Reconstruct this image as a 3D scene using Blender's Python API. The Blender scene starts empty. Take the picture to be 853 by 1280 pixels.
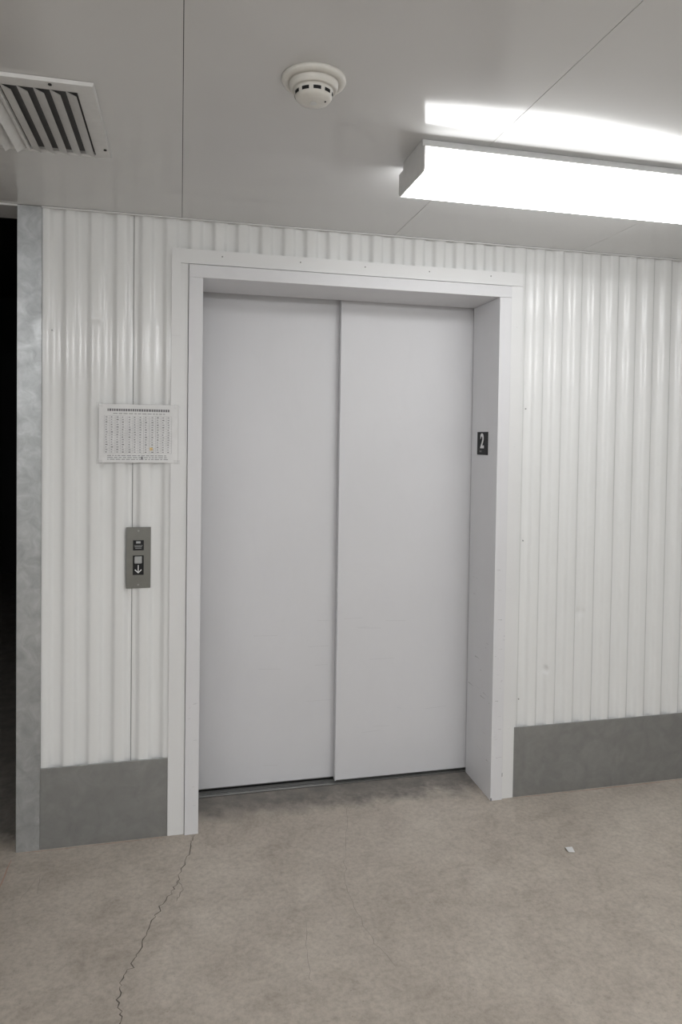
import bpy, bmesh, math, random
from mathutils import Matrix, Vector
random.seed(7)
sc=bpy.context.scene
col=sc.collection
H=2.339
try:
    sc.view_settings.view_transform='Standard'
    sc.view_settings.look='None'
except Exception: pass

# ------------------------------------------------------------ materials
def newmat(name):
    m=bpy.data.materials.new(name); m.use_nodes=True
    nt=m.node_tree; b=nt.nodes['Principled BSDF']
    return m,nt,b
def N(nt,t,**kw):
    n=nt.nodes.new(t)
    for k,v in kw.items(): setattr(n,k,v)
    return n
def ramp(nt,fac,stops):
    r=N(nt,'ShaderNodeValToRGB')
    e=r.color_ramp.elements
    while len(e)<len(stops): e.new(0.5)
    for i,(p,c) in enumerate(stops):
        e[i].position=p; e[i].color=(c[0],c[1],c[2],1)
    nt.links.new(fac,r.inputs['Fac']); return r.outputs['Color']
def noise(nt,vec,scale,detail=4,rough=.55,dist=0):
    n=N(nt,'ShaderNodeTexNoise'); n.inputs['Scale'].default_value=scale
    n.inputs['Detail'].default_value=detail; n.inputs['Roughness'].default_value=rough
    n.inputs['Distortion'].default_value=dist
    if vec: nt.links.new(vec,n.inputs['Vector'])
    return n.outputs['Fac']
def mix(nt,fac,a,b,mode='MIX'):
    m=N(nt,'ShaderNodeMix',data_type='RGBA',blend_type=mode)
    for s,v in ((m.inputs[0],fac),(m.inputs[6],a),(m.inputs[7],b)):
        if hasattr(v,'links') or hasattr(v,'node'): nt.links.new(v,s)
        elif isinstance(v,(int,float)): s.default_value=v
        else: s.default_value=(v[0],v[1],v[2],1)
    return m.outputs[2]
def coords(nt,scale=(1,1,1)):
    g=N(nt,'ShaderNodeNewGeometry'); mp=N(nt,'ShaderNodeMapping')
    mp.inputs['Scale'].default_value=scale
    nt.links.new(g.outputs['Position'],mp.inputs['Vector'])
    return mp.outputs['Vector']
def bump(nt,b,h,strength=.3,dist=.002,prev=None):
    n=N(nt,'ShaderNodeBump'); n.inputs['Strength'].default_value=strength
    n.inputs['Distance'].default_value=dist
    nt.links.new(h,n.inputs['Height'])
    if prev is not None: nt.links.new(prev,n.inputs['Normal'])
    nt.links.new(n.outputs['Normal'],b.inputs['Normal']); return n.outputs['Normal']

def painted(name,c,rough=.4,var=.05,micro=600,mstr=.08,scratch=0.0,lowb=0.0,dents=(),smudge=0.0):
    m,nt,b=newmat(name)
    v=coords(nt)
    c2=[x*(1-var) for x in c]
    colr=ramp(nt,noise(nt,v,2.3,5),[(.3,c2),(.7,c)])
    if scratch>0:
        vs=coords(nt,(3,3,40))
        s=noise(nt,vs,3.0,6,.7)
        mask=ramp(nt,s,[(.70,(0,0,0)),(.76,(1,1,1))])
        low=noise(nt,coords(nt),1.7,2)
        mk=ramp(nt,low,[(.5,(0,0,0)),(.65,(scratch,)*3)])
        mm=mix(nt,1.0,mask,mk,'MULTIPLY')
        colr=mix(nt,mm,colr,[x*.62 for x in c])
    if smudge>0:
        sv=coords(nt,(1,1,.45))
        sm=ramp(nt,noise(nt,sv,5.5,8,.68,1.5),[(.36,(1-smudge,)*3),(.52,(1,1,1))])
        colr=mix(nt,1.0,colr,sm,'MULTIPLY')
    nt.links.new(colr,b.inputs['Base Color'])
    b.inputs['Roughness'].default_value=rough
    pr=None
    if lowb>0:
        pr=bump(nt,b,noise(nt,v,1.3,1),1.0,lowb)
    for (p,r,d) in dents:
        g=N(nt,'ShaderNodeNewGeometry')
        ds=N(nt,'ShaderNodeVectorMath',operation='DISTANCE'); ds.inputs[1].default_value=p
        nt.links.new(g.outputs['Position'],ds.inputs[0])
        mr=N(nt,'ShaderNodeMapRange',interpolation_type='SMOOTHERSTEP')
        mr.inputs['From Max'].default_value=r
        nt.links.new(ds.outputs['Value'],mr.inputs['Value'])
        pr=bump(nt,b,mr.outputs[0],1.0,d,pr)
    bump(nt,b,noise(nt,v,micro,2),mstr,.0008,pr)
    return m
def plain(name,c,rough=.5,metal=0,spec=.5):
    m,nt,b=newmat(name)
    v=coords(nt)
    nt.links.new(ramp(nt,noise(nt,v,30,3),[(.3,[x*.92 for x in c]),(.7,c)]),b.inputs['Base Color'])
    b.inputs['Roughness'].default_value=rough; b.inputs['Metallic'].default_value=metal
    b.inputs['Specular IOR Level'].default_value=spec
    return m
def galv(name,c=(.36,.37,.375),rough=.42,metal=.75,spang=28,contrast=1.0,nscale=9):
    m,nt,b=newmat(name)
    v=coords(nt)
    vo=N(nt,'ShaderNodeTexVoronoi'); vo.inputs['Scale'].default_value=spang
    nv=noise(nt,v,nscale,5,.6,1.0)
    nt.links.new(v,vo.inputs['Vector'])
    a=ramp(nt,nv,[(.3,[x*(1-.28*contrast) for x in c]),(.55,c),(.75,[x*(1+.3*contrast) for x in c])])
    sp=ramp(nt,vo.outputs['Color'],[(0,(1-.08*contrast,)*3),(1,(1+.06*contrast,)*3)])
    nt.links.new(mix(nt,1.0,a,sp,'MULTIPLY'),b.inputs['Base Color'])
    b.inputs['Metallic'].default_value=metal
    r=ramp(nt,nv,[(.3,(rough+.08*contrast,)*3),(.7,(rough-.08*contrast,)*3)])
    nt.links.new(r,b.inputs['Roughness'])
    bump(nt,b,noise(nt,v,4,2),.25,.004)
    return m

M_wall=painted('white_corrugated_steel',(.82,.825,.82),rough=.17,var=.03,mstr=.03,
    dents=(((1.545,.006,.537),.028,.006),((1.712,.006,.779),.03,.007),((-.30,.006,1.95),.03,.003)))
M_wall2=painted('offwhite_wall_paint',(.78,.78,.78),rough=.45)
M_ceil=painted('glossy_white_ceiling_panel',(.675,.675,.67),rough=.13,var=.03,micro=260,mstr=.10,lowb=.035)
M_door=painted('elevator_door_paint',(.695,.695,.715),rough=.42,var=.03,micro=420,mstr=.12,scratch=.35,smudge=.012)
M_frame=painted('door_frame_paint',(.74,.74,.758),rough=.4,var=.04,micro=420,mstr=.08,scratch=.5,smudge=.015)
M_trim=painted('trim_paint',(.78,.782,.782),rough=.35,var=.04,scratch=.2)
M_galv=galv('galvanized_steel',(.44,.455,.46),rough=.40,metal=.6,contrast=.7,nscale=18)
M_kick=galv('galvanized_kick_steel',(.36,.37,.368),rough=.33,metal=.7,spang=55,contrast=.4,nscale=11)
M_steel=plain('brushed_steel',(.21,.21,.195),.38,.8)
M_alu=plain('sill_aluminium',(.42,.42,.41),.4,.8)
M_black=plain('black_plastic',(.010,.010,.011),.55,0,.3)
M_dark=plain('dark_void',(.006,.006,.006),.9)
M_seam=plain('sheet_lap_shadow_gap',(.10,.10,.10),.9)
M_duct=plain('duct_shade_grey',(.10,.10,.10),.7)
M_corr=plain('painted_darkness',(.02,.02,.021),.8)  # unlit corridor's darkness put into the colour; also on the hidden wall core
M_white=plain('white_marking',(.8,.8,.8),.5)
M_plastic=plain('detector_plastic',(.74,.725,.68),.4)
M_ventw=plain('vent_enamel',(.72,.72,.71),.4)
M_grey=plain('button_grey',(.42,.43,.43),.35,.3)
M_paper=plain('paper',(.80,.80,.80),.5)
M_ink=plain('ink',(.20,.20,.21),.7)
M_inkl=plain('ink_light',(.38,.38,.39),.7)
M_scr=plain('scratch_grey',(.50,.50,.51),.7)
M_orange=plain('yellow_marker',(.85,.62,.25),.6)
M_crack=plain('crack_dark',(.13,.115,.10),.95)
M_crackf=plain('crack_faint',(.31,.28,.245),.95)
M_red=plain('red_chalk_line',(.46,.31,.25),.95)
M_screw=plain('screw_head',(.32,.32,.31),.4,.6)

def floor_mat():
    m,nt,b=newmat('concrete_floor'); v=coords(nt)
    base=ramp(nt,noise(nt,v,1.5,6,.6,.4),[(.28,(.435,.385,.33)),(.5,(.50,.445,.385)),(.72,(.575,.52,.455))])
    fine=ramp(nt,noise(nt,v,55,6,.75),[(.3,(.76,.76,.76)),(.55,(1,1,1)),(.8,(1.14,1.14,1.14))])
    c=mix(nt,1.0,base,fine,'MULTIPLY')
    med=ramp(nt,noise(nt,v,9,7,.7,.6),[(.35,(.89,.885,.88)),(.6,(1.03,1.03,1.03))])
    c=mix(nt,1.0,c,med,'MULTIPLY')
    stain=ramp(nt,noise(nt,v,3.3,8,.72,1.2),[(.36,(.87,.86,.85)),(.50,(1,1,1)),(.8,(1.0,1.0,1.0))])
    c=mix(nt,1.0,c,stain,'MULTIPLY')
    sp=ramp(nt,noise(nt,v,120,2,.5),[(.69,(0,0,0)),(.75,(.5,.5,.5))])
    c=mix(nt,sp,c,(.22,.19,.16))
    for sc_,rot,th in (((1.2,26,1),.5,.68),((20,1.3,1),.3,.70),((1.0,34,1),1.2,.70)):
        g=N(nt,'ShaderNodeNewGeometry'); mp=N(nt,'ShaderNodeMapping')
        mp.inputs['Rotation'].default_value=(0,0,rot); mp.inputs['Scale'].default_value=sc_
        nt.links.new(g.outputs['Position'],mp.inputs['Vector'])
        s=ramp(nt,noise(nt,mp.outputs['Vector'],2.2,5,.65),[(th,(0,0,0)),(th+.05,(.3,.3,.3))])
        c=mix(nt,s,c,(.30,.27,.24))
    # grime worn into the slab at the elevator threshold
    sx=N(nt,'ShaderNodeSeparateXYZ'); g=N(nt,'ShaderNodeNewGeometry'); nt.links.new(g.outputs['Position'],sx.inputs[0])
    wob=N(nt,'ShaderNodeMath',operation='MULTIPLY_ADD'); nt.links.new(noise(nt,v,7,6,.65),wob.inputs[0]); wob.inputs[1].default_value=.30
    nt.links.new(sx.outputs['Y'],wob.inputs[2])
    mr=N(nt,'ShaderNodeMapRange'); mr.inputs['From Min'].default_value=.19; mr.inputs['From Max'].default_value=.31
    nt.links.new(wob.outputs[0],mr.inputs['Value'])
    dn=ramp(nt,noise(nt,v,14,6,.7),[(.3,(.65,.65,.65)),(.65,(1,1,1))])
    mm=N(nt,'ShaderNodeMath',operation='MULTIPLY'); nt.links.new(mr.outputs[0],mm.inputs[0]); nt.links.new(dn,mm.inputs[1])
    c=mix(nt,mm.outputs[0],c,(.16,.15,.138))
    nt.links.new(c,b.inputs['Base Color'])
    r=ramp(nt,noise(nt,v,3,4),[(.3,(.55,.55,.55)),(.7,(.75,.75,.75))])
    nt.links.new(r,b.inputs['Roughness'])
    pr=bump(nt,b,noise(nt,v,6,4),.25,.004)
    bump(nt,b,noise(nt,v,180,4,.7),.25,.001,pr)
    return m
M_floor=floor_mat()
def emis(name,s,c=(1,.985,.955)):
    m,nt,b=newmat(name)
    b.inputs['Base Color'].default_value=(.9,.9,.9,1)
    b.inputs['Emission Color'].default_value=(c[0],c[1],c[2],1)
    b.inputs['Emission Strength'].default_value=s
    return m
M_lens=emis('lit_acrylic_lens',8.0,(.99,.997,1))
M_fill_lens=emis('added_fill_lens',24.5,(.985,.992,1))  # glow of the unseen fill lights added behind the camera

# ------------------------------------------------------------ mesh helpers
class MB:
    """collects geometry with several materials into one mesh object"""
    def __init__(s): s.bm=bmesh.new(); s.mats=[]
    def mi(s,m):
        if m not in s.mats: s.mats.append(m)
        return s.mats.index(m)
    def box(s,x0,x1,y0,y1,z0,z1,m,bev=0):
        r=bmesh.ops.create_cube(s.bm,size=1,matrix=Matrix.Translation(((x0+x1)/2,(y0+y1)/2,(z0+z1)/2))@Matrix.Diagonal((x1-x0,y1-y0,z1-z0,1)))
        fs=set(f for v in r['verts'] for f in v.link_faces); i=s.mi(m)
        for f in fs: f.material_index=i
        if bev>0:
            es=list(set(e for v in r['verts'] for e in v.link_edges))
            bmesh.ops.bevel(s.bm,geom=es,offset=bev,segments=2,affect='EDGES',profile=.5)
        return s
    def quad(s,pts,m,smooth=False):
        f=s.bm.faces.new([s.bm.verts.new(p) for p in pts]); f.material_index=s.mi(m); f.smooth=smooth; return f
    def cyl(s,c,r1,r2,h,m,axis='Z',seg=32,smooth=True):
        rot={'Z':Matrix(),'Y':Matrix.Rotation(math.radians(90),4,'X'),'X':Matrix.Rotation(math.radians(90),4,'Y')}[axis]
        r=bmesh.ops.create_cone(s.bm,cap_ends=True,segments=seg,radius1=r1,radius2=r2,depth=h,matrix=Matrix.Translation(c)@rot)
        i=s.mi(m)
        for f in set(f for v in r['verts'] for f in v.link_faces):
            f.material_index=i; f.smooth=smooth and len(f.verts)==4
        return s
    def lathe(s,c,prof,m,seg=64):
        rings=[]
        for (r,z) in prof:
            if r<1e-6: rings.append([s.bm.verts.new((c[0],c[1],c[2]+z))])
            else: rings.append([s.bm.verts.new((c[0]+r*math.cos(2*math.pi*k/seg),c[1]+r*math.sin(2*math.pi*k/seg),c[2]+z)) for k in range(seg)])
        i=s.mi(m)
        for a,b in zip(rings,rings[1:]):
            for k in range(seg):
                k2=(k+1)%seg
                if len(b)==1: vs=[a[k],a[k2],b[0]]
                elif len(a)==1: vs=[a[0],b[k2],b[k]]
                else: vs=[a[k],a[k2],b[k2],b[k]]
                f=s.bm.faces.new(vs); f.material_index=i; f.smooth=True
    def done(s,name,parent=None,fix=True):
        if fix: bmesh.ops.recalc_face_normals(s.bm,faces=s.bm.faces[:])
        me=bpy.data.meshes.new(name); s.bm.to_mesh(me); s.bm.free()
        for m in s.mats: me.materials.append(m)
        o=bpy.data.objects.new(name,me); col.objects.link(o)
        if parent: o.parent=parent
        return o
def empty(name,loc=(0,0,0)):
    e=bpy.data.objects.new(name,None); e.location=(0,0,0); e.empty_display_size=.1; col.objects.link(e); return e

# ------------------------------------------------------------ corrugated sheet
PITCH=.0889; DEP=.0155
def corr_y(x,phase):
    t=((x-phase)/PITCH)%1.0
    s=math.cos(2*math.pi*t)
    u=math.tanh(2.1*(s+.05))/math.tanh(2.1*1.05)    # flattened crests and valleys
    return DEP*(1-u)/2
def corr_sheet(mb,x0,x1,z0,z1,m,T=Matrix(),phase=0.0,fine=28):
    n=max(2,int((x1-x0)/PITCH*fine))
    i=mb.mi(m)
    nz=6
    rows=[]
    for j in range(nz+1):
        z=z0+(z1-z0)*j/nz
        rows.append([mb.bm.verts.new(T@Vector((x0+(x1-x0)*k/n,.004+corr_y(x0+(x1-x0)*k/n,phase),z))) for k in range(n+1)])
    for j in range(nz):
        for k in range(n):
            f=mb.bm.faces.new([rows[j][k],rows[j][k+1],rows[j+1][k+1],rows[j+1][k]]); f.material_index=i; f.smooth=True

# ------------------------------------------------------------ room shell
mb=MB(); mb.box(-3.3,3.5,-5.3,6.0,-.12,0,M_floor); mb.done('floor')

mb=MB()
PH=-.172-PITCH*.5
corr_sheet(mb,-.50,-.172,0,H,M_wall,phase=PH)
corr_sheet(mb,-.1715,-.02,0,H,M_wall,phase=PH,T=Matrix.Translation((0,-.0012,0)))
corr_sheet(mb,-.02,1.385,2.19,H,M_wall,phase=PH)
corr_sheet(mb,1.385,3.2,0,H,M_wall,phase=PH+.01)
mb.box(-.1741,-.1729,.0182,.0205,0,H,M_seam)
# core behind the sheet
mb.box(-.555,-.04,.03,.24,0,H,M_corr); mb.box(1.36,3.3,.03,.24,0,H,M_corr); mb.box(-.04,1.36,.03,.24,2.2,H,M_corr)
mb.done('wall_front')

# screws on wall sheets
mb=MB()
for (x,z) in ((1.425,1.66),(1.425,1.1),(-.455,1.9),(1.42,.42)):
    mb.cyl((x,.003,z),.003,.0025,.004,M_screw,'Y',10)
mb.done('wall_screws')

mb=MB(); T=Matrix.Translation((3.2,0,0))@Matrix.Rotation(-math.pi/2,4,'Z')
corr_sheet(mb,0,5.2,0,H,M_wall,T=T,fine=12); mb.box(3.225,3.35,-5.2,.2,0,H,M_wall2); mb.done('wall_right')
mb=MB(); T=Matrix.Translation((-3.0,0,0))@Matrix.Rotation(math.pi/2,4,'Z')
corr_sheet(mb,-5.2,.0,0,H,M_wall,T=T,fine=12); mb.box(-3.15,-3.025,-5.2,.2,0,H,M_wall2); mb.done('wall_left')
mb=MB(); T=Matrix.Translation((0,-5.0,0))@Matrix.Rotation(math.pi,4,'Z')
corr_sheet(mb,-3.2,3.0,0,H,M_wall,T=T,fine=12); mb.box(-3.1,3.3,-5.15,-5.025,0,H,M_wall2); mb.done('wall_back')
# corridor beyond the corner
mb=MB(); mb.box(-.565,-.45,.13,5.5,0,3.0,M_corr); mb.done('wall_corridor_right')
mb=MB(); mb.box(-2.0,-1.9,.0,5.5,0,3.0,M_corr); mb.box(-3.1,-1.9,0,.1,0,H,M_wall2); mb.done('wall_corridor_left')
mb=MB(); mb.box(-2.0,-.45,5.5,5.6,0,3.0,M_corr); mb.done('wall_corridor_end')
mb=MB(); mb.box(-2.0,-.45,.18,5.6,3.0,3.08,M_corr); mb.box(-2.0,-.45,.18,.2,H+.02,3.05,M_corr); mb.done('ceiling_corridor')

# ceiling: individual panels with open joints over a dark backing
mb=MB()
g=.0007
seams=[-3.2,-2.484,-1.656,-.828,0.0,.828,1.656,2.484,3.35]
for a,b in zip(seams,seams[1:]):
    if b<=0.01: 
        mb.box(a+g,b-g,-5.2,.18,H,H+.02,M_ceil,.0006)
    else: mb.box(a+g,b-g,-5.2,.06,H,H+.02,M_ceil,.0006)
mb.box(-3.3,3.5,-5.2,.2,H+.021,H+.05,M_dark)
mb.done('ceiling')
mb=MB(); mb.box(-.49,3.2,-.010,.0,H-.005,H-.0005,M_trim,.001); mb.done('trim_1')
mb=MB(); mb.box(-2.0,-.571,-.004,.004,H-.006,H-.0005,M_trim); mb.done('trim_2')

# ------------------------------------------------------------ corner guard, kick plates
mb=MB()
mb.box(-.571,-.490,-.004,.0,0.0,H-.001,M_galv,.0008); mb.box(-.571,-.567,.0,.13,0,H-.001,M_galv)
mb.box(-.490,-.4885,-.006,.003,.30,H-.001,M_galv)
mb.done('corner_guard')
def kick(x0,x1,name):
    mb=MB(); mb.box(x0,x1,-.003,.0026,0,.300,M_kick,.0006)
    n=max(2,int((x1-x0)/.4))
    for k in range(n+1):
        x=x0+.03+(x1-x0-.06)*k/n
        mb.cyl((x,-.0035,.285),.003,.002,.002,M_kick,'Y',10)
    return mb.done(name)
kick(-.489,-.038,'kick_plate'); kick(1.398,3.19,'kick_plate.001')

# ------------------------------------------------------------ door frame
fr=empty('elevator_door_frame')
mb=MB()
mb.box(.0270,.079,-.014,.25,0,2.1195,M_frame,.0015)
mb.box(1.290,1.343,-.014,.25,0,2.1195,M_frame,.0015)
mb.box(.0270,1.343,-.014,.25,2.120,2.168,M_frame,.0015)
mb.done('jambs_and_header',fr)
mb=MB()
mb.box(-.036,.0255,-.006,.022,0,2.1705,M_trim,.001)
mb.box(1.3445,1.397,-.006,.022,0,2.1705,M_trim,.001)
mb.box(-.034,1.397,-.006,.022,2.1712,2.226,M_trim,.001)
mb.box(-.036,-.002,-.0075,-.005,1.9,2.2265,M_trim,.0006)
mb.done('outer_casing',fr)
mb=MB()
for x in (.15,.45,.71,.98,1.25): mb.cyl((x,-.0068,2.205),.0030,.0024,.003,M_screw,'Y',10)
for z in (.3,.9,1.5,2.0):
    mb.cyl((1.372,-.0068,z),.0025,.002,.003,M_trim,'Y',10)
mb.done('casing_screws',fr)
mb=MB()
for k in range(22):
    z=random.uniform(.15,1.0); x=random.uniform(1.296,1.335); w=random.uniform(.004,.02)
    mb.quad([(x,-.0143,z),(min(x+w,1.342),-.0143,z+random.uniform(-.003,.003)),(min(x+w,1.342),-.0143,z+.0012),(x,-.0143,z+.0012)],M_scr)
for k in range(16):
    z=random.uniform(.1,1.0); y=random.uniform(.0,.2); w=random.uniform(.01,.06)
    mb.quad([(1.2897,y,z),(1.2897,y+w,z+random.uniform(-.004,.004)),(1.2897,y+w,z+.0012),(1.2897,y,z+.001)],M_scr)
for k in range(8):
    z=random.uniform(.1,.6); x=random.uniform(.03,.06); w=random.uniform(.004,.015)
    mb.quad([(x,-.0143,z),(x+w,-.0143,z),(x+w,-.0143,z+.001),(x,-.0143,z+.001)],M_scr)
mb.box(1.290,1.296,-.0150,-.0135,.0,.012,M_ink)
mb.box(1.340,1.3432,-.0150,-.0135,.10,.115,M_inkl)
mb.done('scuff_marks',fr,fix=False)

# ------------------------------------------------------------ elevator door (two-speed sliding)
ed=empty('elevator_door')
mb=MB(); mb.box(.676,1.34,.262,.290,.014,2.20,M_door,.002); mb.box(.676,.681,.256,.263,.014,2.20,M_door,.0012); mb.done('front_leaf',ed)
mb=MB(); mb.box(.03,.72,.298,.325,.014,2.20,M_door,.002); mb.done('rear_leaf',ed)
mb=MB()
mb.box(.03,1.34,.252,.262,0,.004,M_alu); mb.box(.03,1.34,.268,.272,0,.004,M_alu)
mb.box(.03,1.34,.280,.300,0,.004,M_alu); mb.box(.03,1.34,.318,.36,0,.004,M_alu)
mb.box(.03,1.34,.252,.36,0,.0012,M_dark)
mb.done('sill_track',ed)
mb=MB()
mb.box(.03,1.34,.34,.36,.0,2.3,M_dark); mb.box(.03,1.34,.256,.36,2.2,2.24,M_dark)
mb.done('hoistway_backing',ed)
mb=MB()
for k in range(16):
    r=random.random()<.5
    x=random.uniform(.70,1.20) if r else random.uniform(.1,.6); y=.2617 if r else .2977
    z=random.uniform(.08,.75); w=random.uniform(.02,.12); dz=random.uniform(-.006,.006)
    mb.quad([(x,y,z),(x+w,y,z+dz),(x+w,y,z+dz+.0007),(x,y,z+.0007)],M_scr)
mb.done('scratches',ed,fix=False)

# ------------------------------------------------------------ floor number sign
sg=empty('floor_number_sign')
mb=MB(); mb.box(1.2865,1.2899,.076,.181,1.461,1.561,M_black,.001)
for k,(a,b) in enumerate(((0,0),(1,0),(0,1),(3,0),(3,1))):
    mb.cyl((1.2862,.150-a*.005,1.474+b*.005),.0011,.0008,.0012,M_white,'X',8)
mb.done('plate',sg)
tx=bpy.data.curves.new('digit','FONT'); tx.body='2'; tx.size=.088; tx.extrude=.0008; tx.offset=.0022
tx.align_x='CENTER'; tx.align_y='CENTER'; tx.materials.append(M_white)
to=bpy.data.objects.new('digit',tx); col.objects.link(to); to.parent=sg
to.matrix_world=Matrix.Translation((1.2858,.128,1.518))@Matrix(((0,0,-1,0),(-1,0,0,0),(0,1,0,0),(0,0,0,1)))@Matrix.Diagonal((.85,1,1,1))

# ------------------------------------------------------------ call button panel
cp=empty('call_button_panel')
mb=MB(); mb.box(-.193,-.1045,-.0055,.003,.953,1.181,M_steel,.0012)
for z in (1.168,.966): mb.cyl((-.149,-.0062,z),.0035,.003,.002,M_screw,'Y',14)
mb.done('face_plate',cp)
mb=MB(); mb.box(-.1685,-.1295,-.0068,-.005,1.095,1.133,M_black,.0005)
mb.box(-.157,-.141,-.0072,-.0066,1.121,1.129,M_grey)
mb.box(-.164,-.134,-.0072,-.0066,1.112,1.1135,M_grey); mb.box(-.162,-.136,-.0072,-.0066,1.107,1.1085,M_grey); mb.box(-.160,-.138,-.0072,-.0066,1.102,1.1035,M_grey)
mb.box(-.1685,-.1295,-.0072,-.005,1.003,1.076,M_black,.0005)
mb.done('labels',cp)
mb=MB(); mb.box(-.163,-.1355,-.0105,-.006,1.046,1.073,M_grey,.0035); mb.done('button',cp)
mb=MB(); y=-.0074
mb.box(-.1505,-.1475,y-.0004,y,1.012,1.040,M_white)
for s in (-1,1):
    mb.quad([(-.149,y-.0003,1.009),(-.149,y-.0003,1.0135),(-.149+s*.011,y-.0003,1.0245),(-.149+s*.013,y-.0003,1.0215)],M_white)
mb.done('down_arrow',cp)

# ------------------------------------------------------------ notice sheet
ns=empty('notice_sheet')
X0,X1,Z0,Z1=-.291,-.010,1.423,1.637
def py(x):
    t=(x-X0)/(X1-X0); return -.0085-.003*math.sin(math.pi*t)
mb=MB()
n=14; top=[];bot=[]
for k in range(n+1):
    x=X0+(X1-X0)*k/n
    top.append(mb.bm.verts.new((x,py(x)-.001,Z1-.001*math.sin(k)))); bot.append(mb.bm.verts.new((x,py(x)-.001,Z0)))
for k in range(n):
    f=mb.bm.faces.new([bot[k],bot[k+1],top[k+1],top[k]]); f.material_index=mb.mi(M_paper); f.smooth=True
mb.done('laminated_paper',ns)
def px(x): return py(x)-.0016
mb=MB()
def ink(x0,x1,z0,z1,m=M_ink):
    mb.quad([(x0,px(x0),z0),(x1,px(x1),z0),(x1,px(x1),z1),(x0,px(x0),z1)],m)
x=X0+.03
while x<X1-.03:
    w=random.uniform(.004,.008); ink(x,x+w,Z1-.025,Z1-.016); x+=w+.0022
x=X0+.05
while x<X1-.05:
    w=random.uniform(.006,.016); ink(x,x+w,Z1-.035,Z1-.032,M_inkl); x+=w+.004
tx0,tx1,tz0,tz1=X0+.018,X1-.018,Z0+.034,Z1-.042
blocks=3; bw=(tx1-tx0)/blocks
rows=15
for bI in range(blocks):
    bx=tx0+bI*bw
    for c in range(5):
        xx=bx+bw*.95*c/4
        ink(xx,xx+.0007,tz0,tz1,M_inkl)
    for r in range(rows+1):
        z=tz0+(tz1-tz0)*r/rows
        ink(bx,bx+bw*.95,z,z+.0005,M_inkl)
    for r in range(rows):
        z=tz0+(tz1-tz0)*(r+.3)/rows
        for c in range(4):
            xx=bx+bw*.95*(c+.25)/4; w=random.uniform(.004,.008)
            ink(xx,xx+w,z,z+.0034,M_inkl if (c+r)%3 else M_ink)
for r in range(3):
    x=X0+.03
    while x<X1-.04:
        w=random.uniform(.005,.02); ink(x,x+w,Z0+.010+r*.007,Z0+.013+r*.007,M_inkl); x+=w+.004
ink(X0+.180,X0+.191,Z0+.045,Z0+.056,M_orange)
ink(X0+.150,X0+.156,Z0+.012,Z0+.022,M_ink)
mb.done('printed_table',ns,fix=False)
m,nt,b=newmat('clear_laminate'); b.inputs['Base Color'].default_value=(.9,.9,.9,1); b.inputs['Roughness'].default_value=.1; b.inputs['Alpha'].default_value=.13
M_tape=m
mb=MB()
e=.004
for (a0,a1,c0,c1) in ((X0-e,X1+e,Z1,Z1+e),(X0-e,X1+e,Z0-e,Z0),(X0-e,X0,Z0,Z1),(X1,X1+e,Z0,Z1)):
    mb.quad([(a0,-.0098,c0),(a1,-.0098,c0),(a1,-.0098,c1),(a0,-.0098,c1)],M_tape)
for (x,z) in ((X0+.002,Z1-.002),(X1-.002,Z1-.002),(X0+.002,Z0+.002),(X1-.002,Z0+.002)):
    mb.quad([(x-.011,-.0135,z-.008),(x+.011,-.0135,z-.008),(x+.011,-.0135,z+.008),(x-.011,-.0135,z+.008)],M_tape)
mb.done('laminate_edge',ns,fix=False)

# ------------------------------------------------------------ smoke detector
sd=empty('smoke_detector'); c=(.290,-1.112,H)
mb=MB(); R=.073
mb.lathe(c,[(0,0),(R,0),(R+.001,-.004),(R-.001,-.009),(R-.006,-.012),(.058,-.013),(.0575,-.011),(.056,-.011),(.0555,-.018),(.053,-.026),(.0485,-.0275),(.047,-.026),(.044,-.026),(.0435,-.036),(.042,-.043),(.036,-.050),(.020,-.0535),(0,-.054)],M_plastic)
mb.done('housing',sd)
mb=MB()
for k in range(10):
    a0=2*math.pi*(k+.18)/10; a1=2*math.pi*(k+.82)/10
    seg=5
    for j in range(seg):
        t0=a0+(a1-a0)*j/seg; t1=a0+(a1-a0)*(j+1)/seg; 
        def p(t,r,z): return (c[0]+r*math.cos(t),c[1]+r*math.sin(t),c[2]+z)
        mb.quad([p(t0,.0440,-.034),p(t1,.0440,-.034),p(t1,.0432,-.0415),p(t0,.0432,-.0415)],M_black)
mb.cyl((c[0],c[1],H-.0545),.008,.007,.002,M_ventw,'Z',20)
mb.cyl((c[0]+.025,c[1]-.01,H-.0525),.002,.002,.002,M_black,'Z',10)
mb.done('vent_slots',sd)

# ------------------------------------------------------------ ceiling vent
vt=empty('ceiling_vent')
vx0,vx1,vy0,vy1=-.635,-.202,-.968,-.534
fw_=.042; z0,z1=H-.009,H-.0008
mb=MB()
def ring(o0,o1,p0,p1,z): return [mb.bm.verts.new(q) for q in ((o0,p0,z),(o1,p0,z),(o1,p1,z),(o0,p1,z))]
A=ring(vx0,vx1,vy0,vy1,z1); B=ring(vx0+.003,vx1-.003,vy0+.003,vy1-.003,z0)
C_=ring(vx0+fw_,vx1-fw_,vy0+fw_,vy1-fw_*.5,z0); D_=ring(vx0+fw_,vx1-fw_,vy0+fw_,vy1-fw_*.5,z1)
for r0,r1 in ((A,B),(B,C_),(C_,D_)):
    for k in range(4):
        k2=(k+1)%4; f=mb.bm.faces.new([r0[k],r0[k2],r1[k2],r1[k]]); f.material_index=mb.mi(M_ventw)
mb.done('flange',vt)
mb=MB(); mb.box(vx0+fw_-.002,vx1-fw_+.002,vy0+fw_-.002,vy1-fw_*.5+.002,H-.0012,H-.0004,M_duct)  # flat plate; the duct's dim inside is put into its grey
mb.done('duct_shade_plate',vt)
mb=MB()
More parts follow.
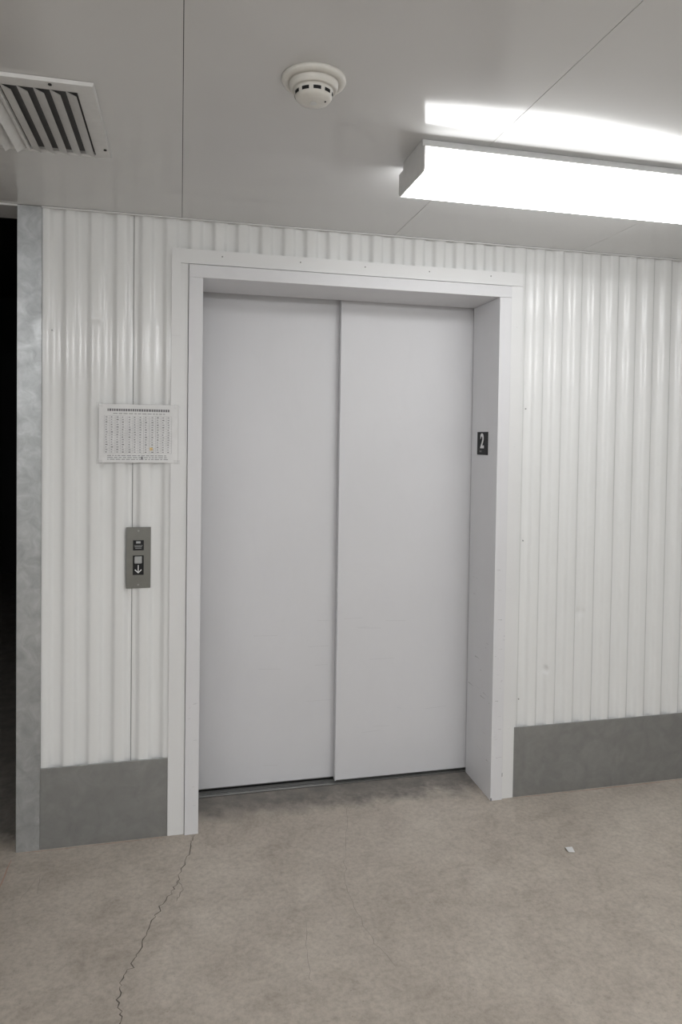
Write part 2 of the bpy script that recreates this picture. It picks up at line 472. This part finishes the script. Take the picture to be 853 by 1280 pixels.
def slat(x,tilt,y0,y1,w=.034):
    dx=math.cos(tilt)*w/2; dz=math.sin(tilt)*w/2; zc=H-.014
    a=(x-dx,zc-dz); b_=(x+dx,zc+dz); t=.0012
    for off in (0,t):
        mb.quad([(a[0],y0,a[1]+off),(b_[0],y0,b_[1]+off),(b_[0],y1,b_[1]+off),(a[0],y1,a[1]+off)],M_ventw)
    mb.quad([(a[0],y0,a[1]),(a[0],y1,a[1]),(a[0],y1,a[1]+t),(a[0],y0,a[1]+t)],M_ventw)
for k in range(5):
    slat(-.258-k*.036,math.radians(-24),vy0+fw_,vy1-.022,.027)
for k in range(5):
    slat(-.440-k*.031,math.radians(38),vy0+fw_,vy1-.022)
mb.box(-.426,-.418,vy0+fw_,vy1-.022,H-.016,H-.004,M_ventw,.001)
mb.done('louvers',vt,fix=False)
mb=MB()
for (x,y) in ((-.30,vy0+.014),(-.54,vy0+.014),(vx1-.012,-.60)):
    mb.cyl((x,y,z0-.001),.0045,.0035,.003,M_black,'Z',12)
mb.done('screws',vt)

# ------------------------------------------------------------ light fixture, added fill lights
def fixture(name,x0,x1,y0,y1,lens):
    e=empty(name)
    zt=H-.030; zb=2.245
    mb=MB()
    mb.box(x0,x1,y0+.025,y1-.025,zt-.001,H-.0005,M_ventw,.001)
    prof=[(y0,zt),(y0,zb+.010),(y0+.008,zb),(y1-.008,zb),(y1,zb+.010),(y1,zt)]
    # end caps follow the lens cross-section; sheet-metal pan closes the top
    for xa,xb in ((x0-.004,x0),(x1,x1+.004)):
        a=[mb.bm.verts.new((xa,p[0],p[1])) for p in prof]; b=[mb.bm.verts.new((xb,p[0],p[1])) for p in prof]
        mb.bm.faces.new(a); mb.bm.faces.new(b[::-1])
        for k in range(len(prof)):
            k2=(k+1)%len(prof); mb.bm.faces.new([a[k],a[k2],b[k2],b[k]])
    mb.box(x0-.004,x1+.004,y0-.001,y1+.001,zt,zt+.003,M_ventw)
    for f in mb.bm.faces: f.material_index=0
    mb.done('housing',e)
    mb=MB()
    a=[mb.bm.verts.new((x0,p[0],p[1])) for p in prof]; b=[mb.bm.verts.new((x1,p[0],p[1])) for p in prof]
    for k in range(len(prof)-1):
        k2=k+1; f=mb.bm.faces.new([a[k],a[k2],b[k2],b[k]]); f.material_index=mb.mi(lens)
    mb.done('lens',e,)
    return e
fixture('ceiling_light_fixture',.635,1.855,-.905,-.685,M_lens)
fixture('added_fill_light.001',-2.3,-1.08,-3.75,-3.53,M_fill_lens)  # this and the next two: unseen, added behind the camera to raise ambient light
fixture('added_fill_light.002',-.4,.82,-3.75,-3.53,M_fill_lens)
fixture('added_fill_light.003',1.5,2.72,-3.75,-3.53,M_fill_lens)

# ------------------------------------------------------------ floor cracks etc.
def strip(mb,pts,w,m,jit=.006,sub=7,z=.0006):
    P=[]
    for (a,b) in zip(pts,pts[1:]):
        for k in range(sub):
            t=k/sub; P.append((a[0]+(b[0]-a[0])*t+random.gauss(0,jit),a[1]+(b[1]-a[1])*t+random.gauss(0,jit)))
    P.append(pts[-1])
    L=[];Rr=[]
    for i,p in enumerate(P):
        q=P[min(i+1,len(P)-1)]; o=P[max(i-1,0)]
        d=Vector((q[0]-o[0],q[1]-o[1])); 
        if d.length<1e-6: d=Vector((1,0))
        d.normalize(); n=Vector((-d.y,d.x)); ww=w*random.uniform(.4,1.4)*(.3 if i in (0,len(P)-1) else 1)
        L.append(mb.bm.verts.new((p[0]+n.x*ww/2,p[1]+n.y*ww/2,z))); Rr.append(mb.bm.verts.new((p[0]-n.x*ww/2,p[1]-n.y*ww/2,z)))
    for i in range(len(P)-1):
        f=mb.bm.faces.new([L[i],Rr[i],Rr[i+1],L[i+1]]); f.material_index=mb.mi(m)
mb=MB()
strip(mb,[(.056,-.02),(.045,-.12),(.003,-.283),(-.02,-.36),(-.075,-.469),(-.105,-.60),(-.142,-.688),(-.150,-.77),(-.140,-.852),(-.16,-1.1),(-.13,-1.5)],.0030,M_crack,.0042,8)
strip(mb,[(.003,-.283),(.02,-.33),(.0,-.40)],.0016,M_crack,.003,5)
mb.done('floor_crack')
mb=MB()
strip(mb,[(.701,.115),(.63,-.15),(.563,-.399),(.565,-.56),(.587,-.715),(.62,-.82)],.0016,M_crackf,.003,8)
mb.done('floor_crack.001')
mb=MB()
strip(mb,[(.40,-.55),(.38,-.70),(.37,-.82)],.0012,M_crackf,.003,6)
strip(mb,[(-.50,-.30),(-.46,-.15),(-.45,-.27)],.0014,M_crackf,.002,5)
mb.done('floor_crack.002')
mb=MB()
strip(mb,[(1.40,-.012),(1.9,-.014),(2.6,-.016),(3.1,-.018)],.004,M_red,.001,8)
strip(mb,[(-.56,-.012),(-.3,-.012),(-.04,-.012)],.003,M_red,.001,8)
strip(mb,[(-.575,-.05),(-.585,-.5),(-.59,-1.0)],.004,M_red,.001,10)
mb.done('layout_line')
mb=MB()
f=mb.quad([(1.415,-.415,.003),(1.440,-.418,.001),(1.446,-.388,.004),(1.420,-.382,.0015)],M_white)
mb.quad([(1.415,-.415,.003),(1.420,-.382,.0015),(1.417,-.384,.006),(1.413,-.41,.008)],M_white)
mb.done('paper_scrap',fix=False)

# ------------------------------------------------------------ world, camera
w=bpy.data.worlds.new('world'); sc.world=w; w.use_nodes=True
w.node_tree.nodes['Background'].inputs[0].default_value=(.8,.85,.9,1); w.node_tree.nodes['Background'].inputs[1].default_value=0.0
cam=bpy.data.cameras.new('camera'); co=bpy.data.objects.new('camera',cam); col.objects.link(co); sc.camera=co
fwv=Vector((.2258,.9737,-.0252)).normalized()
rt=Vector((.9741,-.2260,.01427)); rt=(rt-fwv*rt.dot(fwv)).normalized(); up=rt.cross(fwv)
co.matrix_world=Matrix(((rt.x,up.x,-fwv.x,0),(rt.y,up.y,-fwv.y,-2.69),(rt.z,up.z,-fwv.z,1.52),(0,0,0,1)))
cam.sensor_fit='VERTICAL'; cam.sensor_height=36; cam.sensor_width=24; cam.lens=868/1280*36
cam.shift_y=-(640-571)/1280
cam.clip_start=.02
